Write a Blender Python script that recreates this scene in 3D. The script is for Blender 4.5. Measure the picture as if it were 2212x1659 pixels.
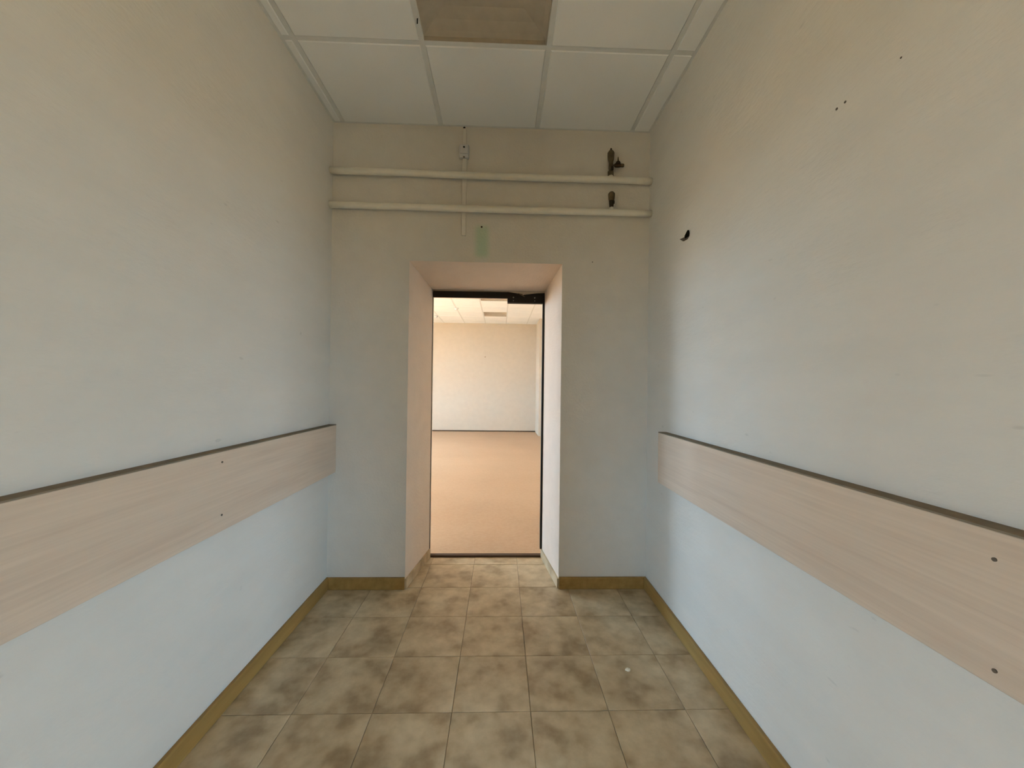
import bpy, bmesh, math, random
from mathutils import Matrix, Vector
random.seed(7)
SC = bpy.context.scene
COL = SC.collection
for o in list(bpy.data.objects):
    bpy.data.objects.remove(o, do_unlink=True)

# ------------------------------------------------------------------ camera
H = 1.2553                                   # eye height, metres
cam_d = bpy.data.cameras.new('camera')
cam = bpy.data.objects.new('camera', cam_d)
COL.objects.link(cam)
cam_d.sensor_fit = 'HORIZONTAL'
cam_d.sensor_width = 36.0
cam_d.lens = 36.0 * 821.394 / 2212.0
cam_d.clip_start = 0.02
yaw, pitch, roll = 0.0298, 0.0067, 0.0124
fwd = Vector((math.sin(yaw) * math.cos(pitch), math.cos(yaw) * math.cos(pitch), math.sin(pitch)))
rgt = Vector((math.cos(yaw), -math.sin(yaw), 0))
upv = rgt.cross(fwd)
r2 = rgt * math.cos(roll) + upv * math.sin(roll)
u2 = upv * math.cos(roll) - rgt * math.sin(roll)
M = Matrix((r2, u2, -fwd)).transposed().to_4x4()
M.translation = (0, 0, H)
cam.matrix_world = M
SC.camera = cam

# ------------------------------------------------------------------ world, daylight, exposure
SC.view_settings.view_transform = 'Standard'
SC.view_settings.look = 'None'
SC.view_settings.gamma = 1.0
SC.view_settings.use_curve_mapping = False
SC.view_settings.exposure = 0.13
SC.cycles.max_bounces = 5
SC.cycles.diffuse_bounces = 5
SC.cycles.glossy_bounces = 3
SC.cycles.adaptive_threshold = 0.1
SC.cycles.use_denoising = True
wd = bpy.data.worlds.new('sky'); SC.world = wd
wd.use_nodes = True
bg = wd.node_tree.nodes['Background']
bg.inputs[0].default_value = (0.46, 0.735, 1.0, 1)
bg.inputs[1].default_value = 30.0

def area(name, loc, direction, sx, sy, power, color, spread=180):
    l = bpy.data.lights.new(name, 'AREA'); l.shape = 'RECTANGLE'
    l.size, l.size_y, l.energy, l.color = sx, sy, power, color
    l.spread = math.radians(spread)
    o = bpy.data.objects.new(name, l); COL.objects.link(o)
    o.location = loc
    o.rotation_euler = Vector(direction).to_track_quat('-Z', 'Y').to_euler()
    return o
sun_d = bpy.data.lights.new('sun', 'SUN'); sun_d.energy = 75.0; sun_d.color = (1.0, 0.86, 0.66); sun_d.angle = 0.02
sun = bpy.data.objects.new('sun', sun_d); COL.objects.link(sun); sun.location = (-12, 8, 20)
sun.rotation_euler = Vector((0.52, -0.22, -0.83)).to_track_quat('-Z', 'Y').to_euler()
# portals: the windows of the bright room and of the added hall behind the camera let the overcast sky in
def portal(loc, direction, sx, sy):
    o = area('window_portal', loc, direction, sx, sy, 1, (1, 1, 1)); o.data.cycles.is_portal = True
    return o
FW = [(4.6, 6.5, 0.65, 2.75), (6.9, 8.5, 0.65, 2.75)]                       # y0, y1, z0, z1 of the far room windows
RWL, RWR = (-4.75, -2.65, 0.40, 2.05), (2.45, 4.65, 0.40, 2.05)                 # x0, x1, z0, z1 of the added hall windows
for a, b, c, d in FW: portal((-4.52, (a + b) / 2, (c + d) / 2), (1, 0, 0), d - c, b - a)
for a, b, c, d in (RWL, RWR): portal(((a + b) / 2, -2.02, (c + d) / 2), (0, 1, 0), b - a, d - c)

# ------------------------------------------------------------------ helpers
def tag(o, label=None, cat=None, group=None, kind=None):
    if label: o['label'] = label
    if cat: o['category'] = cat
    if group: o['group'] = group
    if kind: o['kind'] = kind
    return o

def empty(name, loc=(0, 0, 0)):
    o = bpy.data.objects.new(name, None); COL.objects.link(o); o.location = loc
    o.empty_display_size = 0.05
    return o

def link(name, me, mat, parent=None, loc=(0, 0, 0), smooth=False):
    o = bpy.data.objects.new(name, me); COL.objects.link(o)
    if mat and not me.materials: me.materials.append(mat)
    if smooth:
        for p in me.polygons: p.use_smooth = True
    if parent:
        o.parent = parent
        o.location = Vector(loc) - parent.location
    else:
        o.location = loc
    return o

def mesh_bm(bm, name):
    bmesh.ops.recalc_face_normals(bm, faces=bm.faces)
    me = bpy.data.meshes.new(name); bm.to_mesh(me); bm.free()
    return me

def bm_box(bm, x0, x1, y0, y1, z0, z1, bev=0.0, seg=1):
    vs = [bm.verts.new(c) for c in ((x0,y0,z0),(x1,y0,z0),(x1,y1,z0),(x0,y1,z0),(x0,y0,z1),(x1,y0,z1),(x1,y1,z1),(x0,y1,z1))]
    fs = [bm.faces.new([vs[i] for i in f]) for f in ((0,3,2,1),(4,5,6,7),(0,1,5,4),(1,2,6,5),(2,3,7,6),(3,0,4,7))]
    if bev:
        es = list({e for f in fs for e in f.edges})
        bmesh.ops.bevel(bm, geom=es, offset=bev, segments=seg, affect='EDGES', profile=0.6)

def box(name, x0, x1, y0, y1, z0, z1, mat, parent=None, bev=0.0, seg=1):
    """box whose origin is the middle of its base"""
    cx, cy = (x0 + x1) / 2, (y0 + y1) / 2
    bm = bmesh.new(); bm_box(bm, x0 - cx, x1 - cx, y0 - cy, y1 - cy, 0, z1 - z0, bev, seg)
    return link(name, mesh_bm(bm, name), mat, parent, (cx, cy, z0))

def poly(name, verts, faces, mat, parent=None):
    bm = bmesh.new(); vs = [bm.verts.new(v) for v in verts]
    for f in faces: bm.faces.new([vs[i] for i in f])
    return link(name, mesh_bm(bm, name), mat, parent)

def prism(name, pts, ext, mat, parent=None, bev=0.0, loc=None):
    """closed polygon pts (3D) pushed along ext"""
    bm = bmesh.new(); e = Vector(ext); n = len(pts)
    o0 = Vector(loc) if loc else Vector((0, 0, 0))
    a = [bm.verts.new(Vector(p) - o0) for p in pts]; b = [bm.verts.new(Vector(p) + e - o0) for p in pts]
    bm.faces.new(a); bm.faces.new(b[::-1])
    for i in range(n): bm.faces.new((a[i], b[i], b[(i+1) % n], a[(i+1) % n]))
    if bev: bmesh.ops.bevel(bm, geom=list(bm.edges), offset=bev, segments=2, affect='EDGES')
    return link(name, mesh_bm(bm, name), mat, parent, o0)

def lathe(name, prof, mat, parent, loc, axis='Z', seg=20):
    """profile of (radius, height) turned about an axis"""
    bm = bmesh.new(); rings = []
    for r, h in prof:
        ring = []
        for k in range(seg):
            a = 2 * math.pi * k / seg; c, s = r * math.cos(a), r * math.sin(a)
            ring.append(bm.verts.new({'Z': (c, s, h), 'X': (h, c, s), 'Y': (c, h, s)}[axis]))
        rings.append(ring)
    for i in range(len(rings) - 1):
        for k in range(seg):
            bm.faces.new((rings[i][k], rings[i][(k+1) % seg], rings[i+1][(k+1) % seg], rings[i+1][k]))
    bm.faces.new(rings[0]); bm.faces.new(rings[-1])
    o = link(name, mesh_bm(bm, name), mat, parent, loc)
    for p in o.data.polygons: p.use_smooth = len(p.vertices) == 4
    try:
        o.data.set_sharp_from_angle(angle=math.radians(40))
    except Exception: pass
    return o

def wall_cells(name, frame, us, vs, holes, thick, mat):
    """wall slab of thickness `thick` with rectangular holes; frame(u, v, d) -> xyz, d = 0 on the room side"""
    U = sorted(set(us + [h[0] for h in holes] + [h[1] for h in holes]))
    V = sorted(set(vs + [h[2] for h in holes] + [h[3] for h in holes]))
    def solid(i, j):
        if i < 0 or j < 0 or i >= len(U) - 1 or j >= len(V) - 1: return False
        cu, cv = (U[i] + U[i+1]) / 2, (V[j] + V[j+1]) / 2
        return not any(h[0] < cu < h[1] and h[2] < cv < h[3] for h in holes)
    bm = bmesh.new()
    def q(*p): bm.faces.new([bm.verts.new(frame(*c)) for c in p])
    for i in range(len(U) - 1):
        for j in range(len(V) - 1):
            if not solid(i, j): continue
            a, b, c, d = U[i], U[i+1], V[j], V[j+1]
            q((a,c,0),(b,c,0),(b,d,0),(a,d,0)); q((a,c,thick),(a,d,thick),(b,d,thick),(b,c,thick))
            if not solid(i-1, j): q((a,c,0),(a,d,0),(a,d,thick),(a,c,thick))
            if not solid(i+1, j): q((b,c,0),(b,c,thick),(b,d,thick),(b,d,0))
            if not solid(i, j-1): q((a,c,0),(a,c,thick),(b,c,thick),(b,c,0))
            if not solid(i, j+1): q((a,d,0),(b,d,0),(b,d,thick),(a,d,thick))
    bmesh.ops.remove_doubles(bm, verts=bm.verts, dist=1e-5)
    return link(name, mesh_bm(bm, name), mat)

# ------------------------------------------------------------------ materials
class NT:
    def __init__(s, name):
        s.m = bpy.data.materials.new(name); s.m.use_nodes = True
        s.t = s.m.node_tree; s.b = s.t.nodes['Principled BSDF']
    def n(s, typ, **kw):
        nd = s.t.nodes.new(typ)
        for k, v in kw.items():
            if k.startswith('i_'): nd.inputs[k[2:].replace('_', ' ')].default_value = v
            else: setattr(nd, k, v)
        return nd
    def l(s, a, b): s.t.links.new(a, b)
    def coord(s, scale=(1, 1, 1), rnd=False):
        tc = s.n('ShaderNodeTexCoord'); mp = s.n('ShaderNodeMapping')
        mp.inputs['Scale'].default_value = scale
        s.l(tc.outputs['Object'], mp.inputs['Vector'])
        if rnd:
            oi = s.n('ShaderNodeObjectInfo'); mu = s.n('ShaderNodeMath', operation='MULTIPLY')
            mu.inputs[1].default_value = 37.0; s.l(oi.outputs['Random'], mu.inputs[0])
            cb = s.n('ShaderNodeCombineXYZ')
            for k in range(3): s.l(mu.outputs[0], cb.inputs[k])
            s.l(cb.outputs[0], mp.inputs['Location'])
        return mp.outputs[0]
    def noise(s, vec, scale, detail=4, rough=0.55):
        nd = s.n('ShaderNodeTexNoise'); nd.inputs['Scale'].default_value = scale
        nd.inputs['Detail'].default_value = detail; nd.inputs['Roughness'].default_value = rough
        s.l(vec, nd.inputs['Vector']); return nd.outputs['Fac']
    def ramp(s, fac, stops):
        nd = s.n('ShaderNodeValToRGB'); e = nd.color_ramp.elements
        while len(e) < len(stops): e.new(0.5)
        for el, (p, c) in zip(e, stops): el.position = p; el.color = (*c, 1)
        s.l(fac, nd.inputs[0]); return nd.outputs[0]
    def mix(s, fac, a, b, blend='MIX'):
        nd = s.n('ShaderNodeMix', data_type='RGBA', blend_type=blend)
        for sock, v in ((nd.inputs[0], fac), (nd.inputs[6], a), (nd.inputs[7], b)):
            if isinstance(v, (int, float)): sock.default_value = v
            elif isinstance(v, tuple): sock.default_value = (*v, 1)
            else: s.l(v, sock)
        return nd.outputs[2]
    def bump(s, h, strength, dist=0.002):
        nd = s.n('ShaderNodeBump'); nd.inputs['Strength'].default_value = strength; nd.inputs['Distance'].default_value = dist
        s.l(h, nd.inputs['Height']); s.l(nd.outputs[0], s.b.inputs['Normal'])
    def fin(s, col, rough=0.8, spec=0.3):
        if isinstance(col, tuple): s.b.inputs['Base Color'].default_value = (*col, 1)
        else: s.l(col, s.b.inputs['Base Color'])
        s.b.inputs['Roughness'].default_value = rough
        s.b.inputs['Specular IOR Level'].default_value = spec
        return s.m

def plain(name, col, rough=0.7, spec=0.3, metal=0.0, var=0.08):
    k = NT(name); v = k.coord()
    f = k.noise(v, 25, 3)
    c = k.ramp(f, [(0.3, tuple(x * (1 - var) for x in col)), (0.7, tuple(min(1, x * (1 + var)) for x in col))])
    k.b.inputs['Metallic'].default_value = metal
    return k.fin(c, rough, spec)

def plaster(name, base, streak=(1, 1, 1), patch=None, holes=True):
    """painted, lightly brushed plaster: faint warm and cool blotches, fine grain, tiny specks"""
    k = NT(name); v = k.coord(streak)
    b = base
    big = k.noise(k.coord(), 1.7, 3)
    c = k.ramp(big, [(0.25, (b[0]*1.02, b[1]*0.985, b[2]*0.965)), (0.5, b), (0.75, (b[0]*0.975, b[1]*1.0, b[2]*1.02))])
    mid = k.noise(v, 9, 4)
    c = k.mix(0.6, c, k.ramp(mid, [(0.3, tuple(x*0.945 for x in b)), (0.7, tuple(min(1, x*1.035) for x in b))]))
    fine = k.noise(v, 70, 3, 0.65)
    spk = k.noise(v, 46, 1, 0.3)
    c = k.mix(k.ramp(spk, [(0.15, (0.22,)*3), (0.21, (0.0,)*3)]), c, tuple(x*0.45 for x in b))
    if patch:
        (x0, x1, z0, z1, soft, pc) = patch
        tc = k.n('ShaderNodeTexCoord'); sp = k.n('ShaderNodeSeparateXYZ'); k.l(tc.outputs['Object'], sp.inputs[0])
        facs = []
        for out, a0, a1 in ((sp.outputs[0], x0, x1), (sp.outputs[2], z0, z1)):
            s1 = k.n('ShaderNodeMath', operation='SUBTRACT'); k.l(out, s1.inputs[0]); s1.inputs[1].default_value = (a0 + a1) / 2
            ab = k.n('ShaderNodeMath', operation='ABSOLUTE'); k.l(s1.outputs[0], ab.inputs[0])
            mr = k.n('ShaderNodeMapRange', interpolation_type='SMOOTHSTEP'); k.l(ab.outputs[0], mr.inputs[0])
            hw = (a1 - a0) / 2
            mr.inputs[1].default_value = hw - soft; mr.inputs[2].default_value = hw + soft
            mr.inputs[3].default_value = 1; mr.inputs[4].default_value = 0
            facs.append(mr.outputs[0])
        mu = k.n('ShaderNodeMath', operation='MULTIPLY'); k.l(facs[0], mu.inputs[0]); k.l(facs[1], mu.inputs[1])
        m2 = k.n('ShaderNodeMath', operation='MULTIPLY'); k.l(mu.outputs[0], m2.inputs[0]); m2.inputs[1].default_value = 0.62
        c = k.mix(m2.outputs[0], c, pc)
    k.bump(fine, 0.6, 0.003)
    return k.fin(c, 0.9, 0.2)

WALL = (0.715, 0.675, 0.62)
M_wall = plaster('painted plaster', WALL, (1, 0.35, 1))
M_back = plaster('painted plaster with green stain', WALL, (1, 1, 1), patch=(-0.168, -0.088, 2.06, 2.255, 0.026, (0.42, 0.62, 0.44)))
M_farwall = plaster('cream far room plaster', (0.57, 0.485, 0.385))
M_reveal = plaster('reveal plaster with warm light in its colour', (0.74, 0.62, 0.52))  # warm light from the bright room is put into the reveal colour
M_warm = plaster('warm cream bounce plaster', (0.82, 0.66, 0.49))  # bright tone for the unseen right wall, chosen to bounce warm light
M_hall_fill = plaster('yellow fill plaster of added hall', (0.74, 0.56, 0.34))  # yellow chosen so the added hall gives warm bounce fill
k = NT('mineral fibre ceiling panel'); v = k.coord((1, 1, 1), True)
c = k.ramp(k.noise(v, 3, 3), [(0.3, (0.86, 0.865, 0.865)), (0.7, (0.90, 0.895, 0.885))])
c = k.mix(k.ramp(k.noise(v, 260, 2), [(0.25, (0.35,)*3), (0.36, (0,)*3)]), c, (0.62, 0.62, 0.60))
k.bump(k.noise(v, 180, 3), 0.25, 0.001); M_panel = k.fin(c, 0.95, 0.1)
M_tee = plain('grey painted ceiling grid', (0.74, 0.74, 0.725), 0.6, 0.3, var=0.03)
M_tray = plain('grey-brown lamp tray', (0.46, 0.40, 0.32), 0.6, 0.3, var=0.05)  # one grey-brown tone for the whole tray
M_plenum = plain('dark ceiling void', (0.10, 0.09, 0.08), 0.95, 0.1)

k = NT('mottled beige floor tile'); v = k.coord((1, 1, 1), True)
n1 = k.noise(v, 7.5, 2, 0.5); n2 = k.noise(v, 17, 3, 0.6)
c = k.ramp(n1, [(0.34, (0.29, 0.20, 0.105)), (0.48, (0.51, 0.385, 0.235)), (0.62, (0.66, 0.53, 0.35))])
c = k.mix(0.4, c, k.ramp(n2, [(0.34, (0.33, 0.235, 0.13)), (0.66, (0.64, 0.51, 0.335))]))
k.bump(n2, 0.08, 0.002); M_tile = k.fin(c, 0.38, 0.5)
M_grout = plain('brown grout', (0.34, 0.26, 0.17), 0.95, 0.1)

k = NT('beige linoleum'); v = k.coord((0.6, 1, 1))
c = k.ramp(k.noise(v, 1.1, 4), [(0.3, (0.45, 0.28, 0.162)), (0.7, (0.505, 0.33, 0.20))])
c = k.mix(0.12, c, k.ramp(k.noise(v, 60, 3), [(0.4, (0.45, 0.32, 0.2)), (0.6, (0.72, 0.55, 0.4))]))
M_lino = k.fin(c, 0.45, 0.35)

k = NT('bleached veneer board'); v = k.coord((7, 0.55, 7)); v2 = k.coord((40, 0.8, 40))
c = k.ramp(k.noise(v, 3.0, 4, 0.55), [(0.3, (0.59, 0.45, 0.345)), (0.5, (0.66, 0.525, 0.41)), (0.7, (0.70, 0.555, 0.435))])
c = k.mix(0.35, c, k.ramp(k.noise(v2, 3.0, 3), [(0.3, (0.55, 0.42, 0.325)), (0.7, (0.72, 0.575, 0.455))]))
M_board = k.fin(c, 0.6, 0.3)
M_batten = plain('dark brown batten', (0.24, 0.19, 0.135), 0.9, 0.15)
k = NT('ochre wood skirting'); v = k.coord((10, 1.0, 10))
c = k.ramp(k.noise(v, 2.5, 4), [(0.3, (0.29, 0.165, 0.048)), (0.7, (0.40, 0.24, 0.075))])
M_base = k.fin(c, 0.5, 0.35)
M_pipe = plain('cream enamel pipe', (0.80, 0.76, 0.67), 0.45, 0.4, var=0.03)
M_white = plain('white plastic', (0.66, 0.65, 0.66), 0.5, 0.4, var=0.03)
M_trunk = plain('overpainted cable cover', (0.745, 0.71, 0.655), 0.7, 0.3, var=0.03)
M_brass = plain('tarnished brass', (0.16, 0.115, 0.06), 0.55, 0.5, metal=0.4, var=0.35)
M_darkbrass = plain('blackened brass', (0.045, 0.028, 0.012), 0.6, 0.4, metal=0.3, var=0.3)
M_black = plain('black door frame', (0.013, 0.010, 0.008), 0.55, 0.3)
M_steel = plain('dull steel screw', (0.30, 0.28, 0.26), 0.4, 0.5, metal=0.8)
M_hole = plain('dark drilled hole', (0.02, 0.016, 0.010), 0.95, 0.0)
M_brown = plain('brown threshold', (0.10, 0.06, 0.035), 0.7, 0.2)
M_farmark = plain('brown mark', (0.30, 0.22, 0.15), 0.9, 0.1)
M_tab = plain('brown bent metal tab', (0.13, 0.10, 0.075), 0.7, 0.3)
M_crumb = plain('pale plaster crumb', (0.80, 0.74, 0.60), 0.95, 0.1)
M_frame = plain('white window frame', (0.75, 0.75, 0.75), 0.4, 0.4, var=0.02)
M_ground_dark = plain('dark unseen ground toned for bounce', (0.235, 0.18, 0.115), 0.95, 0.1)  # unseen ground, its tone set for the bounce into the hall
M_ground = plain('pale unseen ground toned for bounce', (0.48, 0.37, 0.25), 0.9, 0.1)  # unseen ground, its tone set for warm bounce into the bright room
k = NT('window glass'); t = k.t
tr = t.nodes.new('ShaderNodeBsdfTransparent'); gl = t.nodes.new('ShaderNodeBsdfGlossy'); mx = t.nodes.new('ShaderNodeMixShader')
gl.inputs['Roughness'].default_value = 0.02; mx.inputs[0].default_value = 0.06
t.links.new(tr.outputs[0], mx.inputs[1]); t.links.new(gl.outputs[0], mx.inputs[2])
t.links.new(mx.outputs[0], t.nodes['Material Output'].inputs[0]); M_glass = k.m

# ------------------------------------------------------------------ dimensions (metres; camera stands at x = 0, y = 0)
XL, XR, YB, ZC = -1.0524, 0.9256, 2.3723, 2.8746
YM = 0.45                                      # here the corridor opens into the added, unseen hall behind the camera
YR = -2.0                                      # rear wall of that hall
HX0, HX1 = -5.2, 5.1
YI, YF0 = 2.806, 2.862                          # door plane inside the opening, far-room face of the wall
YF, ZF2 = 10.58, 3.0                           # far wall of the bright room, its ceiling
FXL, FXR = -4.5, 1.9
OX0, OX1, OZ = -0.575, 0.377, 2.028            # opening on the corridor side
IX0, IX1, IZ = -0.508, 0.319, 1.962            # opening at the door plane

# ------------------------------------------------------------------ corridor shell
w = wall_cells('wall_left', lambda u, v, d: (XL - d, u, v), [YM, YB], [-0.05, ZC + 0.35], [], 0.15, M_wall)
tag(w, 'long cream plaster wall on the left of the corridor', 'wall', kind='structure')
w = wall_cells('wall_right', lambda u, v, d: (XR + d, u, v), [YM, YB], [-0.05, ZC + 0.35], [], 0.15, M_wall)
tag(w, 'long cream plaster wall on the right of the corridor', 'wall', kind='structure')
w = wall_cells('wall_rear', lambda u, v, d: (u, YR - d, v), [HX0, HX1], [-0.05, ZC + 0.35], [RWL, RWR], 0.2, M_hall_fill)  # added hall, shaped to light the corridor side walls
tag(w, 'plaster wall of the added hall behind the viewer with two wide windows in it', 'wall', kind='structure')
w = box('wall_added_hall_left', HX0, XL - 0.0002, YM - 0.03, YM, -0.05, ZC + 0.35, M_hall_fill)
tag(w, 'added hall wall to the left of the corridor mouth', 'wall', kind='structure')
w = box('wall_added_hall_right', XR + 0.0002, HX1, YM - 0.03, YM, -0.05, ZC + 0.35, M_hall_fill)
tag(w, 'added hall wall to the right of the corridor mouth', 'wall', kind='structure')
w = box('wall_end_left', HX0 - 0.15, HX0, YR - 0.2, YM + 0.15, -0.05, ZC + 0.35, M_hall_fill)
tag(w, 'left end wall of the added hall behind the viewer', 'wall', kind='structure')
w = box('wall_end_right', HX1, HX1 + 0.15, YR - 0.2, YM + 0.15, -0.05, ZC + 0.35, M_hall_fill)
tag(w, 'right end wall of the added hall behind the viewer', 'wall', kind='structure')
w = box('floor_hall', HX0, HX1, YR, YM - 0.001, -0.06, 0.0, M_tile)
tag(w, 'beige floor of the added hall behind the viewer', 'floor', kind='structure')
w = box('ceiling_added_hall', HX0, HX1, YR, YM - 0.001, ZC, ZC + 0.1, M_hall_fill)
tag(w, 'pale ceiling of the added hall behind the viewer', 'ceiling', kind='structure')
for gx0, gx1, gy0, gy1, gm, lb in ((-40, 40, -40, YR - 0.2, M_ground_dark, 'dark unseen ground toned for bounce outside the hall windows'), (-40, FXL - 0.2, YR - 0.2, 40, M_ground, 'pale unseen ground toned for bounce outside the bright room windows')):
    tag(box('ground', gx0, gx1, gy0, gy1, -0.5, -0.3, gm), lb, 'ground', kind='structure')

# back wall with its splayed door opening
def back_wall():
    bm = bmesh.new()
    def q(*p): bm.faces.new([bm.verts.new(c) for c in p])
    def ring(y, X0, X1, Z0, Z1, ox0, ox1, oz):
        q((X0,y,Z0),(ox0,y,Z0),(ox0,y,oz),(X0,y,oz))
        q((ox1,y,Z0),(X1,y,Z0),(X1,y,oz),(ox1,y,oz))
        q((X0,y,oz),(ox0,y,oz),(ox0,y,Z1),(X0,y,Z1)); q((ox0,y,oz),(ox1,y,oz),(ox1,y,Z1),(ox0,y,Z1)); q((ox1,y,oz),(X1,y,oz),(X1,y,Z1),(ox1,y,Z1))
    zb, zt = -0.05, 3.3
    ring(YB, FXL, FXR, zb, zt, OX0, OX1, OZ)
    ring(YF0, FXL, FXR, zb, zt, IX0, IX1, IZ)
    q((FXL,YB,zb),(FXL,YF0,zb),(FXL,YF0,zt),(FXL,YB,zt)); q((FXR,YB,zb),(FXR,YB,zt),(FXR,YF0,zt),(FXR,YF0,zb))
    q((FXL,YB,zt),(FXL,YF0,zt),(FXR,YF0,zt),(FXR,YB,zt))
    bmesh.ops.remove_doubles(bm, verts=bm.verts, dist=1e-5)
    return link('wall_back', mesh_bm(bm, 'wall_back'), M_back)
wb = tag(back_wall(), 'end wall of the corridor with a deep splayed doorway', 'wall', kind='structure')
Y3 = (YB, YI, YF0); S0 = (OX0, IX0, IX0); S1 = (OX1, IX1, IX1); Z3 = (OZ, IZ, IZ); zb = -0.05
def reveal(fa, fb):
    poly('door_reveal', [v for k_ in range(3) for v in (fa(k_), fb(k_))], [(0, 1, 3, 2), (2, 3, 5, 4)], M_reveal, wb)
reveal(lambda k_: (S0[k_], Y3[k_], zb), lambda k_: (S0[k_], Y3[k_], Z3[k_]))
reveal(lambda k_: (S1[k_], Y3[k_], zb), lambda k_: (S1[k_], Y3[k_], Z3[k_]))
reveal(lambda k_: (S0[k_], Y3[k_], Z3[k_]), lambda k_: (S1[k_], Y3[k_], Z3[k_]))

# floor: grout bed and one object per tile
T, TX, TY = 0.3037, -0.1719, 2.3873
fl = tag(box('floor', XL - 0.1, XR + 0.1, YM, YI + 0.02, -0.06, -0.0035, M_grout), 'corridor floor of mottled beige ceramic tiles', 'floor', kind='structure')
tile_cache = {}
def clip_poly(pts, half):
    """Sutherland-Hodgman against a half plane n.p <= d"""
    n, d = half; out = []
    for i in range(len(pts)):
        a, b = pts[i], pts[(i+1) % len(pts)]
        da, db = n[0]*a[0] + n[1]*a[1] - d, n[0]*b[0] + n[1]*b[1] - d
        if da <= 0: out.append(a)
        if da * db < 0:
            t_ = da / (da - db); out.append((a[0] + (b[0]-a[0])*t_, a[1] + (b[1]-a[1])*t_))
    return out
def tile(i, j):
    g = 0.0010
    x0, x1 = TX + i*T + g, TX + (i+1)*T - g
    y0, y1 = TY + j*T + g, TY + (j+1)*T - g
    cx, cy = (x0+x1)/2, (y0+y1)/2
    pts = [(x0, y0), (x1, y0), (x1, y1), (x0, y1)]
    if cy > YB:                                 # in the doorway: cut to the splayed reveals and the threshold
        s = (IX0 - OX0) / (YI - YB)
        halves = [((-1, s), -OX0 + s * -(-YB)), ((1, s), OX1 + s * YB), ((0, 1), YI - 0.002)]
        halves[0] = ((-1, s), -(OX0) + s * YB)
    else:
        halves = [((-1, 0), -XL), ((1, 0), XR), ((0, -1), -YM)]
    cut = pts
    for hf in halves:
        cut = clip_poly(cut, hf)
        if len(cut) < 3: return
    area_ = abs(sum(cut[k][0]*cut[(k+1) % len(cut)][1] - cut[(k+1) % len(cut)][0]*cut[k][1] for k in range(len(cut)))) / 2
    if area_ < 4e-4: return
    full = cut == pts
    if full and 'full' in tile_cache: me = tile_cache['full']
    else:
        bm = bmesh.new(); e = 0.0011
        b = [bm.verts.new((p[0]-cx, p[1]-cy, -0.012)) for p in cut]
        m = [bm.verts.new((p[0]-cx, p[1]-cy, -e)) for p in cut]
        mxx, myy = sum(p[0] for p in cut)/len(cut), sum(p[1] for p in cut)/len(cut)
        def inn(p):
            dx, dy = mxx - p[0], myy - p[1]
            return (p[0] + math.copysign(min(e, abs(dx)), dx) - cx, p[1] + math.copysign(min(e, abs(dy)), dy) - cy, 0)
        t_ = [bm.verts.new(inn(p)) for p in cut]
        n = len(cut)
        bm.faces.new(t_); bm.faces.new(b[::-1])
        for k in range(n):
            bm.faces.new((b[k], b[(k+1) % n], m[(k+1) % n], m[k])); bm.faces.new((m[k], m[(k+1) % n], t_[(k+1) % n], t_[k]))
        me = mesh_bm(bm, 'floor_tile')
        if full: tile_cache['full'] = me
    link('floor_tile', me, M_tile, fl, (cx, cy, random.uniform(-0.0004, 0.0004)))
for j in range(1, -9, -1):
    for i in range(-3, 4):
        tile(i, j)

# suspended ceiling: grid bars and one object per panel
GX, P = -0.3911, 0.6
GY = YB - 0.5731
ce = tag(box('ceiling', XL - 0.1, XR + 0.1, YM, YB, ZC + 0.13, ZC + 0.18, M_plenum), 'suspended corridor ceiling of pale square panels', 'ceiling', kind='structure')
def ceiling_grid(par, xs, ys, x0, x1, y0, y1, z, skip):
    hw = 0.012
    for x in xs: box('ceiling_grid_bar', x - hw, x + hw, y0, y1, z, z + 0.012, M_tee, par)
    for y in ys: box('ceiling_grid_bar', x0, x1, y - hw, y + hw, z + 0.0004, z + 0.0124, M_tee, par)
    box('wall_angle', x0, x0 + 0.020, y0, y1, z - 0.0005, z + 0.012, M_tee, par); box('wall_angle', x1 - 0.020, x1, y0, y1, z - 0.0005, z + 0.012, M_tee, par)
    box('wall_angle', x0, x1, y1 - 0.020, y1, z - 0.001, z + 0.012, M_tee, par)
    X = [x0] + xs + [x1]; Y = [y0] + ys + [y1]
    cache = {}
    for i in range(len(X) - 1):
        for j in range(len(Y) - 1):
            cx, cy = (X[i] + X[i+1]) / 2, (Y[j] + Y[j+1]) / 2
            if any(abs(cx - sx) < 0.1 and abs(cy - sy) < 0.1 for sx, sy in skip): continue
            g = 0.0125
            sx, sy = X[i+1] - X[i] - 2*g, Y[j+1] - Y[j] - 2*g
            if min(sx, sy) < 0.01: continue
            key = (round(sx, 3), round(sy, 3))
            if key not in cache:
                bm = bmesh.new(); e = 0.004
                lo = [bm.verts.new((a*(sx/2-e), b*(sy/2-e), -0.003)) for a, b in ((-1,-1),(1,-1),(1,1),(-1,1))]
                mi = [bm.verts.new((a*sx/2, b*sy/2, 0.001)) for a, b in ((-1,-1),(1,-1),(1,1),(-1,1))]
                hi = [bm.verts.new((a*sx/2, b*sy/2, 0.014)) for a, b in ((-1,-1),(1,-1),(1,1),(-1,1))]
                bm.faces.new(lo); bm.faces.new(hi)
                for r0, r1 in ((lo, mi), (mi, hi)):
                    for k_ in range(4): bm.faces.new((r0[k_], r0[(k_+1) % 4], r1[(k_+1) % 4], r1[k_]))
                cache[key] = mesh_bm(bm, 'ceiling_panel')
            link('ceiling_panel', cache[key], M_panel, par, (cx, cy, z))
lamp_c = (GX + P/2, GY - P/2)
rows = [GY - k_*P for k_ in range(3)][::-1]
ceiling_grid(ce, [GX - P, GX, GX + P, GX + 2*P], rows, XL, XR, YM, YB, ZC, [lamp_c])

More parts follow.
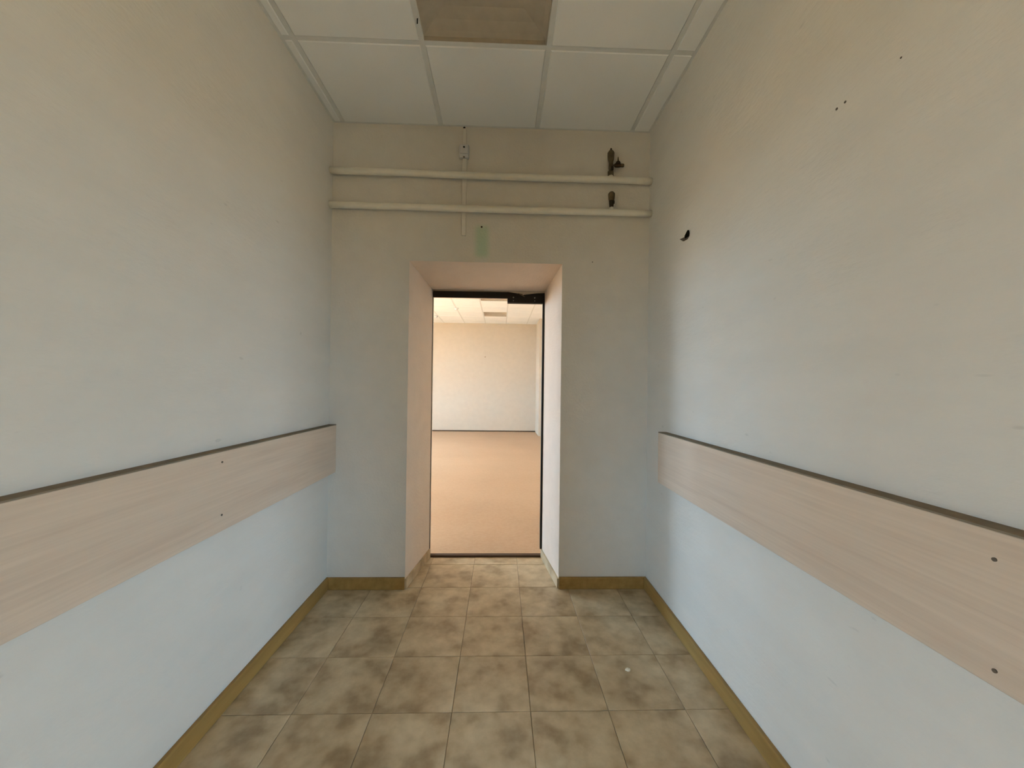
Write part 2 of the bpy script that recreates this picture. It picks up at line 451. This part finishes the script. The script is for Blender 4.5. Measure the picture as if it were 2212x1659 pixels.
def troffer(cx, cy, z, w_, d_, h_, label):
    r = tag(empty('recessed_ceiling_lamp', (cx, cy, z)), label, 'lamp', 'recessed ceiling lamps')
    bm = bmesh.new(); a, b = w_/2, d_/2
    prof = [(0.0, 0.0), (0.0, 0.018), (0.02, 0.030), (0.06, 0.046), (0.11, 0.058), (0.17, 0.062)]     # inset, height
    prof_o = [(0.17, 0.066), (-0.004, 0.066), (-0.004, 0.0)]
    rings = [[bm.verts.new((sx*(a - i_), sy*(b - i_), h0)) for sx, sy in ((-1,-1),(1,-1),(1,1),(-1,1))] for i_, h0 in prof + prof_o]
    for r0, r1 in zip(rings[:5] + rings[6:8] + rings[8:9], rings[1:6] + rings[7:9] + rings[0:1]):
        for k_ in range(4): bm.faces.new((r0[k_], r0[(k_+1) % 4], r1[(k_+1) % 4], r1[k_]))
    bm.faces.new(rings[5]); bm.faces.new(rings[6])
    link('tray', mesh_bm(bm, 'tray'), M_tray, r, (cx, cy, z))
    return r
troffer(lamp_c[0] - 0.003, lamp_c[1] - 0.003, ZC + 0.001, 0.572, 0.576, 0.085, 'unlit recessed square lamp tray in the corridor ceiling above the viewer')

# skirting boards of the corridor
BH, BT = 0.0731, 0.016
def skirting(name, x0, x1, y0, y1, label):
    o = box(name, x0, x1, y0, y1, 0.0005, BH, M_base, None, 0.004, 2)
    return tag(o, label, 'skirting', kind='structure')
skirting('baseboard_left', XL, XL + BT, YM, YB, 'ochre wooden skirting board along the left corridor wall')
skirting('baseboard_right', XR - BT, XR, YM, YB, 'ochre wooden skirting board along the right corridor wall')
skirting('baseboard_back', XL + BT, OX0, YB - BT, YB, 'short ochre skirting board on the end wall left of the doorway')
skirting('baseboard_back', OX1, XR - BT, YB - BT, YB, 'short ochre skirting board on the end wall right of the doorway')
# tiled skirting in the doorway reveals
ts = 0.010
tr1 = prism('trim_1', [(OX0, YB - 0.002, 0.001), (IX0, YI, 0.001), (IX0 + ts, YI, 0.001), (OX0 + ts, YB - 0.002, 0.001)], (0, 0, 0.060), M_tile)
tag(tr1, 'beige tile skirting along the left reveal of the doorway', 'skirting', kind='structure')
tr2 = prism('trim_2', [(OX1, YB - 0.002, 0.001), (OX1 - ts, YB - 0.002, 0.001), (IX1 - ts, YI, 0.001), (IX1, YI, 0.001)], (0, 0, 0.060), M_tile)
tag(tr2, 'beige tile skirting along the right reveal of the doorway', 'skirting', kind='structure')

# ------------------------------------------------------------------ bright room beyond the doorway
w = wall_cells('wall_far_left', lambda u, v, d: (FXL - d, u, v), [YB, YF + 0.2], [-0.05, 3.3], FW, 0.2, M_farwall)
tag(w, 'left wall of the bright far room with two windows', 'wall', kind='structure')
w = wall_cells('wall_far_right', lambda u, v, d: (FXR + d, u, v), [YB, YF + 0.2], [-0.05, 3.3], [], 0.2, M_warm)
tag(w, 'right wall of the bright far room', 'wall', kind='structure')
w = wall_cells('wall_far', lambda u, v, d: (u, YF + d, v), [FXL, FXR], [-0.05, 3.3], [], 0.2, M_farwall)
tag(w, 'cream end wall of the bright room seen through the doorway', 'wall', kind='structure')
w = box('wall_far_pier', 0.978, FXR, 9.69, YF, 0.001, ZF2, M_farwall)
tag(w, 'boxed out pier in the right corner of the bright room', 'pier', kind='structure')
ff = box('floor_far', FXL, FXR, YI + 0.02, YF, -0.06, 0.0, M_lino)
tag(ff, 'plain orange beige linoleum floor of the bright room', 'floor', kind='structure')
bb = box('baseboard_far', FXL, 0.978, YF - 0.012, YF, 0.0, 0.030, M_brown)
tag(bb, 'thin brown skirting at the foot of the far cream wall', 'skirting', kind='structure')
cf = box('ceiling_far', FXL, FXR, YF0, YF, ZF2 + 0.13, ZF2 + 0.18, M_plenum)
tag(cf, 'panelled ceiling of the bright far room', 'ceiling', kind='structure')
FP = 0.573
fxs = [-1.01 + FP*k_ for k_ in range(-6, 6)]
fys = [9.505 - FP*k_ for k_ in range(-1, 12)][::-1]
l1, l2 = (-1.01 + FP*1.5, 9.505 - FP*0.5), (-1.01 + FP*1.5, 9.505 - FP*3.5)
ceiling_grid(cf, fxs, fys, FXL, FXR, YF0, YF, ZF2, [l1, l2])
troffer(l1[0], l1[1], ZF2 + 0.001, 0.548, 0.548, 0.085, 'far recessed lamp tray in the ceiling of the bright room nearest its end wall')
troffer(l2[0], l2[1], ZF2 + 0.001, 0.548, 0.548, 0.085, 'recessed lamp tray in the bright room just below the black door frame head')
sd = tag(empty('smoke_detector', (-1.012, 8.545, ZF2 - 0.003)), 'small round smoke detector on the bright room ceiling', 'smoke detector')
lathe('base', [(0.052, -0.006), (0.052, 0.0)], M_white, sd, (-1.012, 8.545, ZF2 - 0.003))
lathe('sensor_head', [(0.020, -0.045), (0.036, -0.034), (0.046, -0.008), (0.046, -0.006)], M_frame, sd, (-1.012, 8.545, ZF2 - 0.003))
sd = tag(empty('smoke_detector', (-1.636, 9.554, ZF2 - 0.003)), 'round smoke detector on the far ceiling partly hidden by the left reveal', 'smoke detector')
lathe('base', [(0.052, -0.006), (0.052, 0.0)], M_white, sd, (-1.636, 9.554, ZF2 - 0.003))
lathe('sensor_head', [(0.020, -0.045), (0.036, -0.034), (0.046, -0.008), (0.046, -0.006)], M_white, sd, (-1.636, 9.554, ZF2 - 0.003))

def window(name, frame, u0, u1, v0, v1, label):
    r = tag(empty(name, frame((u0+u1)/2, v0, 0.1)), label, 'window', kind='structure')
    def bar(nm, a, b, c, d, d0, d1, mat, par=r):
        p = [frame(a, c, d0), frame(b, d, d1)]
        lo = [min(p[0][i], p[1][i]) for i in range(3)]; hi = [max(p[0][i], p[1][i]) for i in range(3)]
        return box(nm, lo[0], hi[0], lo[1], hi[1], lo[2], hi[2], mat, par)
    f = 0.06
    for a, b, c, d in ((u0, u1, v0, v0+f), (u0, u1, v1-f, v1), (u0, u0+f, v0+f, v1-f), (u1-f, u1, v0+f, v1-f), ((u0+u1)/2-f/2, (u0+u1)/2+f/2, v0+f, v1-f)):
        bar('window_frame', a, b, c, d, 0.07, 0.13, M_frame)
    m = (u0+u1)/2
    bar('pane', u0+f, m-f/2, v0+f, v1-f, 0.097, 0.103, M_glass); bar('pane', m+f/2, u1-f, v0+f, v1-f, 0.097, 0.103, M_glass)
    return r
window('window_1', lambda u, v, d: (FXL - d, u, v), *FW[0], 'white framed window in the bright room nearer the doorway')
window('window_2', lambda u, v, d: (FXL - d, u, v), *FW[1], 'white framed window in the bright room nearer its end wall')
window('added_window_3', lambda u, v, d: (u, YR - d, v), *RWL, 'white framed window of the added hall behind the viewer on the left')  # added windows, placed to send daylight onto the corridor side walls
window('added_window_4', lambda u, v, d: (u, YR - d, v), *RWR, 'white framed window of the added hall behind the viewer on the right')

# ------------------------------------------------------------------ door frame in the doorway
d1 = tag(empty('door_1', (-0.095, YI + 0.02, 0)), 'black metal door frame without a leaf deep in the doorway', 'door frame', kind='structure')
y0 = YI + 0.002
prism('frame_head', [(IX0 + 0.002, y0, 1.907), (0.318, y0, 1.907), (0.318, y0, 1.9515), (0.255, y0, 1.948), (0.163, y0, 1.936), (0.158, y0, 1.928), (0.150, y0, 1.938), (0.10, y0, 1.947), (0.05, y0, 1.954), (IX0 + 0.008, y0, 1.952), (IX0 + 0.002, y0, 1.946)], (0, 0.011, 0), M_black, d1)
box('head_leak_filler', IX0 + 0.001, IX1 - 0.001, y0 + 0.012, y0 + 0.050, 1.912, IZ - 0.0005, M_reveal, d1)  # added filler that stops light leaking over the frame head
box('frame_jamb', 0.305, IX1 - 0.0005, y0 + 0.001, y0 + 0.03, 0.058, 1.908, M_black, d1)
box('frame_jamb', IX0 + 0.0005, IX0 + 0.004, y0 + 0.001, y0 + 0.012, 0.058, 1.908, M_tab, d1)
cp = box('closer_plate', 0.043, 0.305, y0 - 0.010, y0 + 0.03, 1.8725, 1.932, M_black, d1, 0.002, 1)
for sx in (0.086, 0.244):
    for sz, r_ in ((1.912, 0.0052), (1.889, 0.0036)):
        s_ = lathe('screw', [(r_*0.6, -0.004), (r_, -0.002), (r_, 0.002)], M_steel, None, (0, 0, 0), 'Y', 12)
        s_.parent = cp; s_.location = Vector((sx, y0 - 0.011, sz)) - (d1.location + cp.location)
box('threshold', IX0 + 0.002, IX1 - 0.006, YI, YI + 0.035, 0.0, 0.013, M_brown, d1)

# loose flake of plaster hanging over the closer plate
fk = prism('plaster_flake', [(0.115, y0 - 0.013, 1.944), (0.150, y0 - 0.013, 1.938), (0.172, y0 - 0.013, 1.916), (0.160, y0 - 0.013, 1.921)], (0, 0.003, 0), M_tab, None, 0, (0.15, y0 - 0.013, 1.916))
tag(fk, 'thin grey plaster flake on the black door frame head', 'flake')

# ------------------------------------------------------------------ bumper rails on the side walls
RT, TH = 0.045, 0.014
def rail(side, yend, z0, z1, screws, label):
    xw = XL if side < 0 else XR; s = -side
    r = tag(empty('bumper_rail', (xw + s*RT/2, 0.8, z0)), label, 'wall rail', 'veneered bumper rails')
    a, b = sorted((xw + s*(RT - TH), xw + s*RT))
    box('rail_board', a, b, YM, yend, z0, z1 - 0.004, M_board, r, 0.0015, 1)
    a, b = sorted((xw, xw + s*(RT - TH)))
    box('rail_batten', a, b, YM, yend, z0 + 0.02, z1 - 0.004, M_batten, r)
    a, b = sorted((xw, xw + s*RT))
    box('rail_cap', a, b, YM, yend, z1 - 0.004, z1, M_batten, r)  # dark brown strip over the full width of the rail top
    for y, z in screws:
        lathe('screw', [(0.0036, -0.0015), (0.0036, 0.0015)], M_tab, r, (xw + s*(RT + 0.0006), y, z), 'X', 14)
    return r
rail(-1, YB - 0.001, 0.716, 1.010, [(1.413, 0.968), (1.415, 0.776)], 'pale wooden bumper rail on the left wall running up to the corner')
rail(1, 2.095, 0.733, 1.013, [(0.651, 0.959), (0.650, 0.763)], 'pale wooden bumper rail on the right wall ending short of the corner')

# ------------------------------------------------------------------ pipes above the doorway
PY, PR = YB - 0.032, 0.0205
def pipe(z_l, z_r, label, stub_x):
    bm = bmesh.new(); seg, n = 20, 24; rings = []
    for i in range(n + 1):
        f = i / n; x = XL - 0.01 + (XR - XL + 0.02) * f; z = z_l + (z_r - z_l) * f + 0.0012 * math.sin(f * 9)
        rings.append([bm.verts.new((x, PY + PR*math.cos(2*math.pi*k_/seg), z + PR*math.sin(2*math.pi*k_/seg))) for k_ in range(seg)])
    for i in range(n):
        for k_ in range(seg): bm.faces.new((rings[i][k_], rings[i][(k_+1) % seg], rings[i+1][(k_+1) % seg], rings[i+1][k_]))
    bm.faces.new(rings[0]); bm.faces.new(rings[-1])
    r = tag(empty('heating_pipe', ((XL + XR)/2, PY, (z_l + z_r)/2)), label, 'pipe', 'painted pipes above the doorway')
    tube = link('tube', mesh_bm(bm, 'tube'), M_pipe, r, (0, 0, 0), True)
    zs = z_l + (z_r - z_l) * (stub_x - XL) / (XR - XL)
    lathe('boss', [(0.016, 0.0), (0.015, PR + 0.006), (0.011, PR + 0.012)], M_pipe, r, (stub_x, PY, zs))
    return zs + PR + 0.012
z1 = pipe(2.5585, 2.5464, 'upper cream painted heating pipe crossing the end wall', 0.669)
z2 = pipe(2.349, 2.345, 'lower cream painted heating pipe crossing the end wall', 0.675)

# tarnished air vents on the pipes
v1 = tag(empty('air_vent_valve', (0.669, PY, z1)), 'tall tarnished brass air vent with a side tap on the upper pipe', 'valve')
lathe('vent_nut', [(0.013, -0.008), (0.0185, -0.006), (0.0185, 0.020), (0.0135, 0.026), (0.0135, 0.034)], M_brass, v1, (0.669, PY, z1), seg=6)
lathe('vent_body', [(0.011, 0.030), (0.0145, 0.040), (0.0135, 0.060), (0.0135, 0.078), (0.0185, 0.096), (0.0205, 0.128), (0.0205, 0.138), (0.014, 0.149), (0.006, 0.152)], M_brass, v1, (0.669, PY, z1))
lathe('vent_cap', [(0.0055, 0.150), (0.0058, 0.160), (0.004, 0.166)], M_darkbrass, v1, (0.669, PY, z1))
box('drain_screw', 0.665, 0.681, PY - 0.022, PY - 0.010, z1 + 0.020, z1 + 0.046, M_darkbrass, v1, 0.004, 2)
tapz = z1 + 0.060
tp = lathe('side_tap', [(0.004, 0.010), (0.0045, 0.020), (0.0095, 0.022), (0.0125, 0.030), (0.0125, 0.054), (0.0105, 0.057), (0.0105, 0.060)], M_darkbrass, v1, (0.669, PY - 0.002, tapz), 'X')
q_ = lathe('tap_nozzle', [(0.0105, 0.0), (0.0105, 0.016), (0.0085, 0.021), (0.005, 0.022)], M_brass, None, (0, 0, 0), 'X'); q_.parent = tp; q_.location = (0.060, 0, 0)
q_ = lathe('tap_knob', [(0.014, 0.0), (0.015, 0.010), (0.011, 0.018), (0.005, 0.020), (0.0035, 0.040), (0.0012, 0.050)], M_darkbrass, None, (0, 0, 0), 'Z', 14); q_.parent = tp; q_.location = (0.044, -0.002, 0.004)
v2 = tag(empty('air_vent_valve', (0.675, PY, z2)), 'short tarnished brass air vent on the lower pipe', 'valve')
lathe('vent_nut', [(0.009, -0.008), (0.0115, -0.004), (0.0145, 0.018), (0.0165, 0.044)], M_darkbrass, v2, (0.675, PY, z2), seg=8)
lathe('vent_body', [(0.016, 0.040), (0.0185, 0.052), (0.0205, 0.076), (0.0200, 0.086), (0.012, 0.095), (0.003, 0.097)], M_brass, v2, (0.675, PY, z2))
box('drain_screw', 0.671, 0.689, PY - 0.024, PY - 0.012, z2 + 0.014, z2 + 0.034, M_darkbrass, v2, 0.004, 2)

# cable cover and small junction box on the end wall
ct = tag(empty('cable_cover', (-0.242, YB, 2.19)), 'narrow painted cable cover running down behind the two pipes', 'cable cover')
box('cover_strip', -0.2555, -0.2285, YB - 0.010, YB, 2.19, 2.672, M_trunk, ct, 0.003, 2)
box('cover_strip', -0.2535, -0.2325, YB - 0.005, YB, 2.748, ZC - 0.012, M_trunk, ct, 0.002, 1)
jb = tag(empty('junction_box', (-0.244, YB, 2.668)), 'small white junction box at the top of the cable cover', 'box')
box('housing', -0.2735, -0.2140, YB - 0.026, YB, 2.668, 2.748, M_white, jb, 0.006, 2)
box('lid', -0.2690, -0.2185, YB - 0.031, YB - 0.026, 2.690, 2.7435, M_white, jb, 0.003, 2)
lathe('screw', [(0.0048, -0.0035), (0.0048, 0.0)], M_hole, jb, (-0.2440, YB - 0.0310, 2.727), 'Y', 12)
box('cable_slot', -0.2495, -0.2385, YB - 0.028, YB - 0.022, 2.6665, 2.672, M_tab, jb)

# ------------------------------------------------------------------ small marks left on the walls
def hole(par, axis, loc, r_, name='drill_hole', mat=None):
    pr = [(r_, -0.0010), (r_, 0.0008)]
    return lathe(name, pr, mat or M_hole, par, loc, axis, 12)
hole(wb, 'Y', (-0.131, YB, 2.249), 0.0058)
hole(wb, 'Y', (-0.247, YB, ZC - 0.008), 0.0072)
hole(bpy.data.objects['wall_far'], 'Y', (-0.440, YF, 2.069), 0.016, mat=M_farmark)
hole(wb, 'Y', (0.568, YB, 2.045), 0.0030)
wr = bpy.data.objects['wall_right']; wl = bpy.data.objects['wall_left']
hole(wr, 'X', (XR, 1.026, 2.039), 0.0036, mat=M_tab); hole(wr, 'X', (XR, 1.000, 2.039), 0.0034, mat=M_tab)
hole(wr, 'X', (XR, 0.856, 2.035), 0.0022, mat=M_tab)
hk = tag(empty('wall_hook', (XR, 1.865, 2.022)), 'small dark bent metal hook sticking out of the right wall', 'hook')
prism('hook_tip', [(XR - 0.001, 1.852, 2.043), (XR - 0.001, 1.884, 2.024), (XR - 0.001, 1.880, 2.010), (XR - 0.001, 1.850, 2.009), (XR - 0.001, 1.846, 2.024)], (-0.010, 0, 0), M_hole, hk, 0.002)
prism('hook_plate', [(XR - 0.001, 1.850, 2.012), (XR - 0.001, 1.894, 2.022), (XR - 0.001, 1.944, 2.031), (XR - 0.001, 1.905, 2.006), (XR - 0.001, 1.868, 2.002)], (-0.006, 0, 0), M_tab, hk, 0.001)
cl = prism('grid_clip', [(-0.395, 1.700, ZC - 0.002), (-0.389, 1.698, ZC - 0.002), (-0.384, 1.676, ZC - 0.002), (-0.390, 1.678, ZC - 0.002)], (0, 0, -0.004), M_hole, ce, 0, None)

# crumb on the floor
bm = bmesh.new(); bmesh.ops.create_icosphere(bm, subdivisions=2, radius=0.009)
for v_ in bm.verts:
    v_.co.x *= 1.3; v_.co.z *= 0.6; v_.co *= random.uniform(0.8, 1.2)
cr = link('plaster_crumb', mesh_bm(bm, 'plaster_crumb'), M_crumb, None, (0.580, 1.680, 0.005))
tag(cr, 'pale plaster crumb lying on the tiled floor at the right', 'crumb')
